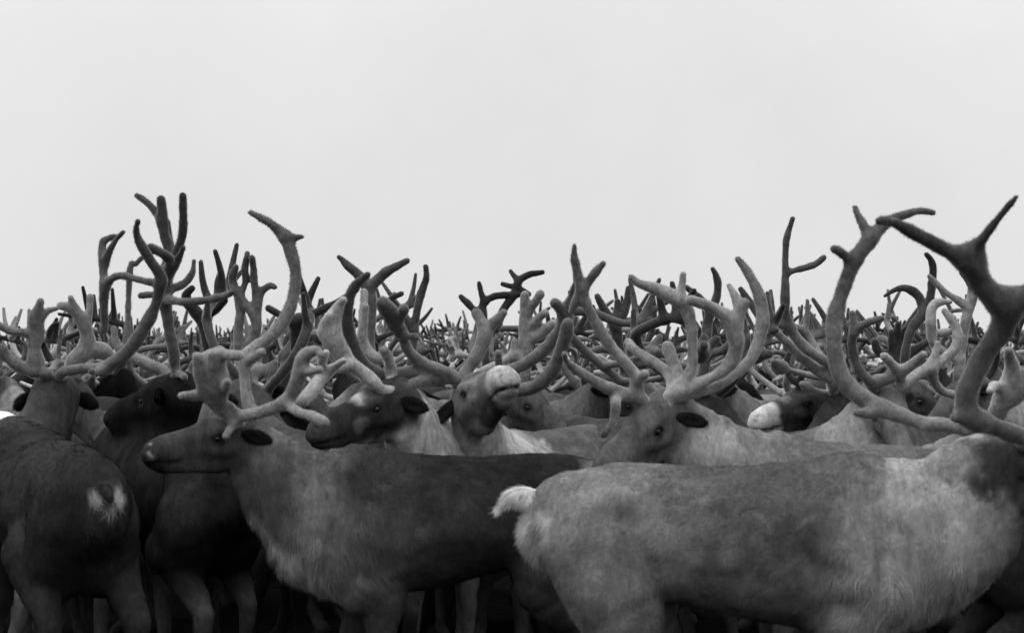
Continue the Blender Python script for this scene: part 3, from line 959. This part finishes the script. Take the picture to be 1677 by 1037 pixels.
# muzzle in the air
reindeer("reindeer lifting its pale muzzle toward the viewer, wide curling dark antlers",
         (975, 700, 6.75), (820, 712, 6.2), (768, 630, 5.88), (818, 580, 5.52),
         dict(back=.085, flank=.14, belly=.2, neck=.24, mane=.12, face=.15, muzzle=.42, rump=.3, mz=.28, eyering=.05, manelen=.03, brow=.08,
              spots=[(855, 715, .15, .42), (800, 680, .07, .035), (785, 700, .06, .05), (765, 720, .05, .08)]),
         antlers=[
             dict(e=1, col=.15, lines=[
                 L(5.84, 5.45, (745, 622, 10), (711, 621, 10), (683, 609, 11), (653, 613, 11.5), (627, 615, 11), (603, 604, 11.5), (586, 582, 11.5), (574, 556, 11.5), (569, 532, 11), (569, 508, 10.5), (574, 483, 9.5), (586, 464, 8.5), (602, 451, 6.5)),
                 L(5.82, 5.5, (746, 618, 10), (721, 608, 11), (690, 594, 11), (670, 575, 10), (659, 553, 10), (654, 540, 12), (645, 522, 15), (635, 508, 15), (627, 496, 11)),
                 L(5.5, 5.45, (645, 530, 14), (656, 518, 10), (662, 506, 8)),
                 L(5.5, 5.5, (655, 545, 9), (668, 551, 6.5), (681, 552, 6)),
                 L(5.75, 5.6, (705, 619, 10), (690, 624, 9), (673, 631, 9), (654, 646, 9))]),
             dict(e=-1, col=.15, lines=[
                 L(5.88, 6.0, (758, 620, 10), (768, 602, 11), (783, 580, 12), (792, 556, 13), (794, 542, 13), (788, 528, 11), (781, 514, 9)),
                 L(5.98, 5.95, (795, 545, 12), (806, 531, 10), (816, 522, 9), (825, 512, 7.5)),
                 L(5.88, 5.6, (760, 622, 10), (790, 622, 10), (830, 608, 10), (864, 594, 10.5), (893, 571, 11), (912, 546, 10), (926, 524, 12), (930, 505, 11), (935, 488, 8), (942, 465, 6)),
                 L(5.6, 5.55, (926, 520, 12), (918, 506, 9), (909, 496, 8)),
                 L(5.86, 5.6, (800, 640, 10), (832, 641, 11), (850, 639, 12), (873, 635, 12), (892, 622, 13), (908, 602, 13), (916, 580, 12), (926, 553, 12), (930, 530, 10)),
                 L(5.9, 5.8, (800, 618, 8), (816, 605, 8), (816, 590, 7.5), (816, 579, 7))])],
         s=1.0, h=.011, seed=14, fur=60000, furlen=.015, up=(-.32, .55, .75), droop=.16, hs=1.12, sag=.02, fuzz=12000, earcol=.02)

# the one with its head low, middle right
reindeer("tan black-eared reindeer lowering its head to the left, behind the nearest pale back",
         (1500, 738, 5.30), (1268, 718, 5.30), (1076, 658, 5.22), (982, 722, 4.98),
         dict(back=.08, flank=.105, belly=.10, neck=.20, mane=.16, face=.085, muzzle=.07, rump=.3, eyering=.03, manelen=.02, mz=.30,
              spots=[(1420, 735, .16, .11), (1183, 735, .018, .05), (1170, 712, .08, .36), (1030, 735, .03, .12), (970, 708, .022, .4)]),
         antlers=[
             dict(e=1, col=.26, spots=[(1006, 672, .10, .05), (990, 706, .07, .05)], lines=[
                 L(5.20, 5.0, (1056, 662, 13), (1046, 650, 13), (1043, 632, 11), (1040, 613, 10), (1009, 578, 10), (984, 544, 9.5), (964, 506, 9), (953, 473, 9), (947, 453, 8), (941, 425, 7), (941, 402, 5)),
                 L(5.12, 5.05, (1042, 628, 9), (1050, 618, 9), (1057, 612, 7)),
                 L(5.05, 5.0, (956, 474, 8), (974, 447, 7), (988, 431, 5.5)),
                 L(5.05, 5.1, (952, 470, 8), (945, 488, 7.5), (936, 510, 6.5)),
                 L(5.18, 4.9, (1046, 652, 11), (1026, 646, 10), (1004, 638, 10), (982, 629, 10), (949, 609, 9), (930, 594, 6), (924, 580, 4.5)),
                 L(5.15, 4.9, (1030, 646, 9), (1010, 650, 9), (1008, 672, 9), (1003, 694, 8), (988, 712, 7))]),
             dict(e=-1, col=.27, lines=[
                 L(5.20, 5.1, (1096, 650, 9), (1118, 642, 11), (1153, 625, 10), (1180, 610, 10), (1198, 590, 13), (1206, 565, 14), (1203, 545, 16), (1197, 527, 15), (1175, 508, 10), (1148, 497, 9), (1130, 492, 8)),
                 L(5.1, 5.1, (1206, 530, 13), (1213, 512, 9), (1220, 496, 7)),
                 L(5.1, 5.15, (1211, 508, 8), (1203, 484, 7.5), (1194, 468, 6)),
                 L(5.24, 5.3, (1096, 648, 10), (1108, 634, 12), (1108, 611, 10.5), (1098, 582, 10), (1093, 567, 9)),
                 L(5.24, 5.2, (1105, 645, 10), (1120, 627, 10), (1133, 604, 9), (1134, 571, 9), (1132, 535, 10), (1124, 506, 12), (1105, 488, 13), (1074, 473, 11), (1047, 464, 8.5), (1034, 454, 6)),
                 L(5.2, 5.2, (1114, 492, 9), (1117, 467, 7), (1119, 450, 6)),
                 L(5.28, 5.5, (1102, 652, 9), (1099, 631, 8), (1091, 609, 8.5), (1062, 589, 8.5), (1038, 572, 8), (1029, 560, 7)),
                 L(5.26, 5.35, (1110, 652, 8), (1140, 645, 8), (1182, 627, 8.5), (1208, 609, 9.5), (1231, 586, 10.5), (1246, 545, 11), (1249, 510, 11), (1241, 478, 9.5), (1226, 448, 8.5), (1208, 424, 6))])],
         s=1.0, h=.011, seed=18, fur=70000, furlen=.015, droop=.13, sag=.02, fuzz=12000, earcol=.018)

# dark head pointing right behind it
reindeer("smooth dark-headed reindeer in profile facing right, head over the tan one's neck",
         (905, 684, 7.1), (1075, 684, 6.5), (1158, 650, 6.15), (1232, 692, 5.86),
         dict(back=.05, flank=.07, belly=.1, neck=.035, face=.028, muzzle=.04, rump=.06, mz=.35), group="reindeer just behind the front row",
         generic=[(3, -1, .9), (4, 1, .9)], s=.98, h=.013, seed=22, fur=25000, furlen=.014, earcol=.01, sag=.02)

# white nose
reindeer("dark reindeer with a white nose facing left, small curled antlers, right of centre",
         (1560, 690, 8.0), (1400, 690, 7.4), (1334, 632, 7.0), (1224, 660, 6.8),
         dict(back=.09, flank=.12, belly=.1, neck=.13, face=.06, muzzle=.46, rump=.1, mz=.265, eyering=.02,
              spots=[(1285, 638, .03, .16)]),
         antlers=[dict(e=-1, col=.09, lines=[L(6.95, 6.85, (1318, 634, 8), (1311, 630, 7), (1294, 618, 6), (1288, 596, 6), (1293, 578, 5)), L(6.95, 6.85, (1312, 628, 6), (1314, 612, 6.5), (1322, 603, 6))]),
                  dict(e=1, col=.10, lines=[L(7.05, 7.25, (1328, 628, 7), (1340, 622, 7), (1356, 625, 7), (1372, 628, 6)), L(7.15, 7.05, (1335, 640, 7), (1350, 642, 7), (1366, 638, 6))])],
         s=1.05, h=.011, seed=25, fur=25000, furlen=.013, fuzz=3000, earcol=.015, sag=.02)

# pale one facing right, head bowed
reindeer("pale-shouldered reindeer bowing its head to the right under a long low antler beam",
         (1245, 716, 6.75), (1380, 698, 6.4), (1452, 636, 6.25), (1484, 714, 5.98),
         dict(back=.08, flank=.14, belly=.14, neck=.22, face=.10, muzzle=.10, rump=.07, mz=.34, saddle=.7,
              spots=[(1250, 705, .18, .07), (1360, 705, .12, .26)]),
         antlers=[
             dict(e=1, col=.14, lines=[
                 L(6.2, 6.0, (1430, 630, 10), (1424, 624, 9), (1406, 604, 8), (1396, 571, 8), (1398, 547, 8), (1414, 532, 7.5), (1444, 522, 6)),
                 L(6.05, 6.05, (1400, 545, 7), (1398, 528, 7.5), (1396, 514, 6)),
                 L(6.2, 6.2, (1430, 627, 9), (1448, 624, 9), (1460, 620, 8))]),
             dict(e=-1, col=.28, lines=[
                 L(6.25, 6.4, (1476, 632, 9), (1487, 625, 9), (1505, 612, 9), (1524, 602, 9.5), (1546, 588, 9.5), (1563, 572, 9), (1568, 546, 8), (1560, 526, 7), (1547, 510, 6)),
                 L(6.3, 6.3, (1524, 600, 8), (1532, 580, 7), (1536, 563, 6)),
                 L(6.3, 6.4, (1526, 604, 9), (1530, 624, 8), (1542, 640, 7), (1565, 648, 7)),
                 L(6.25, 6.1, (1474, 625, 10), (1476, 610, 10), (1492, 598, 8), (1512, 582, 7.5)),
                 L(6.2, 6.1, (1474, 612, 9), (1460, 596, 8), (1448, 584, 7))])],
         s=1.0, h=.012, seed=27, fur=40000, furlen=.015, fuzz=7000, earcol=.05, droop=.1, sag=.02)

# hide behind the nearest one's chest
reindeer("almost black reindeer whose shoulder shows under the nearest pale one's throat",
         (1640, 770, 4.85), (2010, 764, 4.9), (2200, 700, 4.9), (2350, 760, 4.9),
         dict(back=.03, flank=.022, belly=.02, neck=.03, face=.02, leg=.03), s=1.0, h=.014, seed=31, fur=40000, furlen=.022, generic=[(5, 1, 1), (6, -1, 1)])

# white rump on the left edge
reindeer("white reindeer whose bright rounded rump shows at the far left edge",
         (-38, 674, 5.75), (-260, 676, 5.9), (-400, 620, 5.9), (-520, 660, 5.9),
         dict(back=.72, flank=.7, belly=.6, neck=.6, face=.5, leg=.15, rump=.74), s=1.05, h=.014, seed=33, fur=15000, furlen=.015, generic=[(7, 1, 1), (8, -1, 1)])

# brown back behind the profile's neck
reindeer("reindeer whose plain dark back slopes down behind the shaggy-throated one's neck",
         (600, 738, 5.62), (455, 700, 6.15), (425, 650, 6.6), (440, 680, 6.95),
         dict(back=.05, flank=.05, belly=.05, neck=.07, face=.05), s=.96, h=.014, seed=35, fur=25000, furlen=.015, generic=[(9, 1, .8), (10, -1, .8)], sag=.0)

# antlers one can tell apart behind them, each on its own reindeer
def mid(label, x, y, D, col, lines, face=(1, 0), coat=.06, seed=40, gen=None, e=1, snout=None):
    """face: heading on the ground (x right, y away)"""
    f = unit(A_([1.0 if face[0] >= 0 else -1.0, -.25 - .35 * abs(face[1]), 0], float))
    poll = P(x, y, D)
    nose = poll + f * .30 - UP * .20 if snout is None else poll + unit(A_(snout, float)) * .36
    wth = poll - f * .42
    wth[2] = min(1.19, poll[2] - .10)
    hip = wth - f * .72
    hip[2] = wth[2] - .02
    reindeer(label, ('w', *hip), ('w', *wth), ('w', *poll), ('w', *nose), dict(back=coat, flank=coat * 1.25, belly=coat, neck=coat * 1.9, face=coat * .9, muzzle=coat * 1.2, rump=coat * 1.5),
             antlers=[dict(e=e, col=col, lines=lines)], s=.97, h=.016, seed=seed, fur=0, fuzz=2500, sag=.02, tail=True,
             generic=[(gen, -e, .85)] if gen else (), group="reindeer just behind the front row", earcol=coat * .4)


mid("reindeer under a near-black forked antler left of the tall hooked beam", 348, 632, 6.9, .035, [
    L(6.85, 6.8, (347, 622, 12), (346, 590, 12), (343, 569, 12), (334, 532, 11), (320, 511, 11), (308, 497, 9), (305, 483, 8), (314, 472, 6)),
    L(6.8, 6.75, (336, 530, 10), (342, 515, 8), (355, 506, 7), (368, 492, 6)),
    L(6.85, 6.9, (348, 570, 8), (370, 567, 6.5), (392, 570, 6))], (-.4, .9), .03, 41)
mid("reindeer with a broad pale fingered antler between the two leftmost dark ones", 122, 625, 6.5, .24, [
    L(6.45, 6.3, (118, 605, 14), (122, 592, 15), (139, 575, 16), (143, 551, 13), (133, 524, 11), (117, 505, 9), (99, 501, 7)),
    L(6.35, 6.3, (132, 520, 8), (123, 503, 6.5), (116, 488, 5)),
    L(6.35, 6.35, (139, 535, 9), (146, 512, 7), (148, 487, 6)),
    L(6.4, 6.45, (140, 575, 12), (164, 573, 15), (176, 580, 12))], (.3, .95), .06, 42)
mid("reindeer under the long dark branch sloping left behind the cream-necked one", 494, 628, 6.7, .05, [
    L(6.65, 6.5, (489, 612, 12), (486, 573, 13), (488, 540, 14), (487, 526, 13), (504, 519, 10), (527, 508, 8), (556, 494, 7), (572, 484, 6)),
    L(6.55, 6.5, (484, 530, 9), (466, 520, 7), (440, 505, 6)),
    L(6.6, 6.7, (494, 560, 8), (512, 552, 7), (525, 560, 6))], (.5, .8), .05, 43)
mid("reindeer under the smooth Y-shaped antler high above the cream-necked one", 612, 628, 7.4, .13, [
    L(7.35, 7.3, (610, 612, 10), (606, 560, 9), (607, 520, 10), (607, 490, 11), (600, 468, 11), (588, 452, 9), (575, 440, 8), (562, 427, 6), (555, 421, 4.5)),
    L(7.3, 7.25, (606, 470, 10), (625, 452, 9), (634, 444, 9), (652, 435, 6.5), (667, 427, 5))], (-.5, .8), .07, 44)
mid("reindeer under a single tall bare spike left of the raised muzzle", 668, 628, 7.9, .08, [
    L(7.9, 7.9, (672, 615, 8), (676, 560, 8), (682, 515, 7), (690, 480, 7), (698, 455, 5.5), (697, 437, 4.5)),
    L(7.9, 7.8, (676, 540, 7), (650, 500, 6), (640, 490, 6), (658, 481, 4))], (.6, .8), .05, 45)
mid("reindeer with a thick upright hand-like antler right of the raised muzzle", 858, 628, 7.0, .25, [
    L(6.95, 6.9, (858, 612, 10), (862, 585, 11), (861, 560, 11.5), (858, 536, 10), (859, 507, 9.5), (860, 484, 8.5)),
    L(6.9, 6.85, (866, 512, 8), (876, 496, 8), (885, 482, 7.5)),
    L(6.9, 6.85, (866, 545, 8), (878, 525, 8), (892, 513, 7.5)),
    L(6.9, 6.85, (864, 560, 10), (884, 547, 9), (906, 531, 8.5)),
    L(6.95, 6.9, (856, 590, 10), (842, 582, 8), (815, 597, 8), (785, 612, 7)),
    L(6.9, 6.9, (842, 584, 8), (842, 570, 6), (842, 559, 5))], (.2, .95), .06, 46)
mid("far reindeer under the crossed dark antlers at the middle of the skyline", 808, 625, 9.2, .055, [
    L(9.2, 9.2, (798, 612, 7), (794, 560, 7), (792, 520, 7), (790, 500, 7), (797, 492, 6), (816, 484, 6), (850, 483, 5)),
    L(9.2, 9.2, (795, 495, 6), (788, 480, 5.5), (785, 464, 4.5)),
    L(9.2, 9.2, (790, 512, 7), (776, 507, 6.5), (765, 496, 6), (755, 486, 4.5)),
    L(9.3, 9.3, (812, 540, 7), (825, 507, 7), (840, 486, 7), (846, 470, 6.5), (850, 460, 6), (866, 450, 6), (889, 446, 4)),
    L(9.3, 9.3, (849, 462, 6), (842, 452, 5), (836, 444, 3.5)),
    L(9.3, 9.3, (866, 482, 5), (850, 473, 5), (823, 465, 4))], (-.8, .5), .05, 47)
mid("reindeer under the dark three-pronged antler left of the tan one", 1018, 628, 7.2, .07, [
    L(7.2, 7.1, (1024, 615, 9), (1018, 590, 9), (1012, 563, 10), (1009, 542, 10), (1003, 528, 8), (989, 506, 7), (978, 486, 5)),
    L(7.1, 7.1, (1008, 535, 10), (1022, 508, 9), (1028, 490, 7.5), (1030, 473, 6)),
    L(7.1, 7.1, (1011, 525, 7), (1011, 508, 6), (1011, 493, 5))], (.7, .6), .05, 48, gen=11)
mid("reindeer under the short curved prong between two taller antlers of the tan one", 1050, 632, 7.6, .1, [
    L(7.6, 7.5, (1040, 618, 7), (1033, 585, 7), (1032, 555, 6.5), (1045, 527, 6.5), (1068, 508, 5)),
    L(7.6, 7.6, (1034, 600, 6), (1060, 560, 6), (1068, 540, 5)),
    L(7.6, 7.6, (1045, 600, 6), (1075, 590, 6), (1080, 570, 5))], (.8, .5), .06, 49)
mid("reindeer under the slim antler bending back beyond the tan one's crown of tines", 1150, 628, 7.3, .10, [
    L(7.3, 7.2, (1152, 615, 10), (1155, 583, 10), (1157, 550, 9.5), (1160, 525, 9), (1167, 506, 8), (1174, 485, 7.5), (1176, 466, 7), (1172, 450, 6), (1167, 440, 4.5)),
    L(7.2, 7.2, (1163, 512, 7), (1148, 490, 6), (1130, 476, 5), (1123, 470, 4)),
    L(7.25, 7.2, (1150, 586, 8), (1166, 580, 7.5), (1184, 574, 7.5), (1197, 560, 6))], (-.3, .9), .07, 50, gen=12)
mid("reindeer under the tallest slender antler with one side branch, right of the tan one", 1372, 650, 6.75, .18, [
    L(6.7, 6.5, (1366, 632, 10), (1372, 612, 10), (1360, 598, 9.5), (1344, 587, 9.5), (1320, 571, 9.5), (1300, 547, 9), (1292, 530, 9), (1286, 512, 8.5), (1286, 488, 8), (1286, 436, 6.5), (1288, 393, 6), (1298, 358, 4.5)),
    L(6.5, 6.5, (1290, 447, 6), (1304, 442, 6), (1321, 438, 6.5), (1337, 432, 6), (1349, 422, 5)),
    L(6.5, 6.5, (1296, 538, 9), (1280, 532, 8), (1262, 527, 8), (1252, 515, 6), (1249, 498, 4.5)),
    L(6.7, 6.7, (1374, 628, 11), (1352, 615, 11), (1326, 597, 10), (1296, 568, 8.5), (1272, 545, 7), (1262, 530, 5))], (-.1, -.9), .04, 51, gen=13)
mid("reindeer under the dark S-curved antler near the blurred foreground tines", 1488, 622, 7.5, .07, [
    L(7.5, 7.4, (1482, 605, 8), (1484, 570, 8), (1493, 539, 8), (1508, 522, 8.5), (1518, 508, 8), (1524, 485, 7.5), (1527, 460, 7), (1528, 438, 6.5), (1524, 425, 5.5), (1517, 417, 4)),
    L(7.45, 7.5, (1500, 530, 7), (1510, 508, 8), (1506, 490, 8.5), (1496, 478, 8.5), (1482, 472, 7), (1464, 475, 5), (1449, 485, 3))], (.9, .2), .06, 52)
mid("reindeer under the light thin forked antler behind the nearest one's blurred antler", 1574, 625, 7.1, .30, [
    L(7.1, 7.0, (1570, 612, 9), (1574, 570, 9), (1580, 534, 9), (1586, 508, 9), (1594, 480, 8), (1586, 461, 6), (1574, 446, 4)),
    L(7.0, 7.0, (1585, 504, 8), (1571, 493, 7), (1551, 481, 6), (1534, 465, 5), (1522, 452, 4)),
    L(7.0, 7.0, (1528, 560, 8), (1524, 525, 9), (1526, 505, 8), (1535, 496, 7), (1556, 494, 5)),
    L(7.0, 7.05, (1572, 590, 8), (1550, 580, 8), (1528, 562, 8), (1524, 545, 8), (1538, 546, 8), (1556, 543, 6))], (-.7, .6), .08, 53)
mid("reindeer under a dark bunch of short finger-like tines right of the bowed head", 1470, 628, 8.2, .045, [
    L(8.2, 8.1, (1466, 612, 12), (1472, 598, 14), (1474, 582, 15), (1472, 560, 8), (1471, 545, 7), (1471, 531, 6)),
    L(8.15, 8.1, (1466, 586, 12), (1461, 565, 7), (1460, 544, 6)),
    L(8.15, 8.1, (1478, 584, 12), (1484, 565, 7), (1486, 537, 6)),
    L(8.2, 8.15, (1470, 590, 12), (1446, 580, 9), (1436, 572, 8), (1433, 560, 7)),
    L(8.15, 8.1, (1480, 588, 11), (1500, 572, 8), (1520, 560, 6))], (.5, .8), .04, 54)
mid("reindeer with a broad pale palm antler behind the nearest blurred beam", 1640, 712, 5.5, .30, [
    L(5.4, 5.2, (1630, 698, 13), (1632, 680, 15), (1642, 655, 19), (1655, 628, 19), (1658, 602, 13), (1654, 585, 10), (1652, 574, 9)),
    L(5.3, 5.2, (1655, 650, 20), (1680, 625, 16), (1690, 600, 10)),
    L(5.3, 5.2, (1642, 640, 10), (1630, 632, 9), (1622, 640, 7))], (.9, -.2), .07, 55)
mid("reindeer under the paired light and dark upright tines behind the hooked beam", 414, 640, 6.4, .14, [
    L(6.4, 6.3, (404, 615, 10), (394, 590, 9), (391, 556, 9), (393, 507, 9), (390, 486, 7.5), (383, 468, 7), (381, 452, 7), (386, 437, 5)),
    L(6.35, 6.3, (392, 490, 7), (402, 462, 6), (401, 440, 6), (405, 415, 4.5)),
    L(6.4, 6.3, (418, 560, 8), (421, 507, 8.5), (417, 470, 7), (416, 440, 6), (413, 422, 5)),
    L(6.3, 6.3, (421, 500, 8), (428, 478, 7), (442, 468, 6), (449, 470, 5)),
    L(6.35, 6.3, (400, 575, 8), (416, 548, 9), (419, 526, 8.5), (397, 491, 7.5), (383, 474, 6))], (.2, .9), .05, 56)
# ------------------------------------------------------------------ the herd behind
def herd_body_data(i):
    r = random.Random(100 + i)
    hip, wth = A_([-.40, 0, 1.09]), A_([.40, 0, 1.11])
    up_ = r.uniform(-.10, .12)
    poll = A_([.80 + r.uniform(-.06, .06), r.uniform(-.15, .15), 1.20 + up_])
    a = r.uniform(-.8, .8)
    nose = poll + .36 * unit(A_([math.cos(a), math.sin(a), r.uniform(-.9, -.15)]))
    F, U, R = head_frame(poll, nose)
    ch, info = body_chains(hip, wth, poll, F, U, R, 1.0, sag=.03)
    ch += head_chains(poll, F, U, R, 1.0)
    V, Fq = blob(ch, .026)
    N = vnormals(V, Fq)
    base = r.choice([.02, .028, .04, .065])
    pal = dict(back=base, flank=base * r.uniform(1.2, 1.8), belly=base * 1.6, neck=base * r.uniform(1.2, 3.0), face=base * r.uniform(.6, 1.1), muzzle=r.choice([base, base, .2]),
               rump=.12, leg=base * .5)  # legs darkened to paint in the dimness below the packed bodies
    c = paint(V, info, hip, wth, poll, F, U, R, 1.0, pal, 60 + i)
    me = mesh_of('herd_body', V, Fq, M_hide_herd, c)
    return me, poll, (F, U, R)


PROTO = [herd_body_data(i) for i in range(9)]
NANT = 24
taken = [(o.location.x, o.location.y) for o in C.objects if o.get('category') == 'reindeer']
marks = [(0, 'the leftmost fingered antler'), (150, 'the rear-view one'), (260, 'the tallest many-tined antler'), (400, 'the tall hooked beam'), (520, 'the long dark sloping branch'),
         (620, 'the cream-necked one'), (740, 'the wide curling antlers'), (830, 'the raised pale muzzle'), (930, 'the upright hand-like antler'), (1030, 'the dark three-pronged antler'),
         (1110, "the tan one's black ear"), (1210, 'the smooth dark head'), (1300, 'the white nose'), (1400, 'the big C-shaped beam'), (1480, 'the bowed pale-shouldered one'),
         (1570, 'the light thin forked antler'), (1660, "the nearest blurred antler")]
ORD = ['first', 'second', 'third', 'fourth', 'fifth', 'sixth', 'seventh', 'eighth', 'ninth', 'tenth', 'eleventh', 'twelfth', 'thirteenth', 'fourteenth', 'fifteenth',
       'sixteenth', 'seventeenth', 'eighteenth', 'nineteenth', 'twentieth', 'twenty-first', 'twenty-second', 'twenty-third', 'twenty-fourth', 'twenty-fifth', 'twenty-sixth', 'twenty-seventh', 'twenty-eighth', 'twenty-ninth', 'thirtieth']
spots = []
Y = 6.9
rr = random.Random(5)
while Y < 60 and len(spots) < 268:
    half = .385 * Y + .5
    x = -half + rr.uniform(0, 1)
    while x < half:
        px, py = x + rr.uniform(-.25, .25), Y + rr.uniform(-.35, .35)
        if all((px - a) ** 2 + ((py - b) * 1.3) ** 2 > (.34 if Y < 9.5 else .5 if Y < 12 else .75) for a, b in taken) and len(spots) < 268:
            spots.append((px, py))
            taken.append((px, py))
        x += rr.uniform(.9, 1.3) * (1 + max(0, Y - 14) * .02)
    Y += .85 + max(0, Y - 12) * .05
BOX = {}
for ai in range(NANT):
    for e in (-1, 1):
        vs = np.zeros(len(herd_antler_data(ai, e).vertices) * 3, np.float32)
        herd_antler_data(ai, e).vertices.foreach_get('co', vs)
        BOX[(ai, e)] = vs.reshape(-1, 3)[::60].astype(float)
spots.sort(key=lambda p: p[1])
rank = {}
for (x, y) in spots:
    me, poll, (F, U, R) = PROTO[rr.randrange(len(PROTO))]
    k = rr.uniform(.92, 1.08)
    yaw = (0 if rr.random() < .5 else math.pi) + rr.gauss(0, .75)
    root = put('reindeer', None, None, (x, y, 0))
    root.rotation_euler = (0, 0, yaw)
    root.scale = (k, k, k)
    px = W / 2 + x / y * FPX
    m = min(range(len(marks)), key=lambda i: abs(marks[i][0] - px))
    n = rank.get(m, 0)
    rank[m] = n + 1
    away = math.sin(yaw)
    how = 'facing away' if away > .75 else 'facing the viewer' if away < -.75 else 'facing right' if math.cos(yaw) > 0 else 'facing left'
    root['label'] = f"reindeer {how}, {ORD[min(n, 29)]} back in the herd behind {marks[m][1]}"
    root['category'] = 'reindeer'
    root['group'] = 'reindeer massed in the herd behind'
    b = put('body', me, root)
    ai = rr.randrange(NANT)
    sc = rr.uniform(.8, 1.15) if y < 11 else rr.uniform(.9, 1.15)
    cap = rr.uniform(1.52, 1.68) if y < 8.6 else rr.uniform(1.70, 1.98) if y < 12 else rr.uniform(1.78, 2.02)      # how high this one's tines reach
    for _try in range(6):
        top = 0
        for e in (-1, 1):
            m4 = np.array(frame_matrix(poll, F, U, R, sc))
            top = max(top, k * max((m4[2, :3] @ A_(c[:])) + m4[2, 3] for c in BOX[(ai, e)]))
        if top <= cap:
            break
        sc *= .94
    for e in (-1, 1):
        o = put('antler', herd_antler_data(ai, e), root)
        o.matrix_local = frame_matrix(poll, F, U, R, sc)
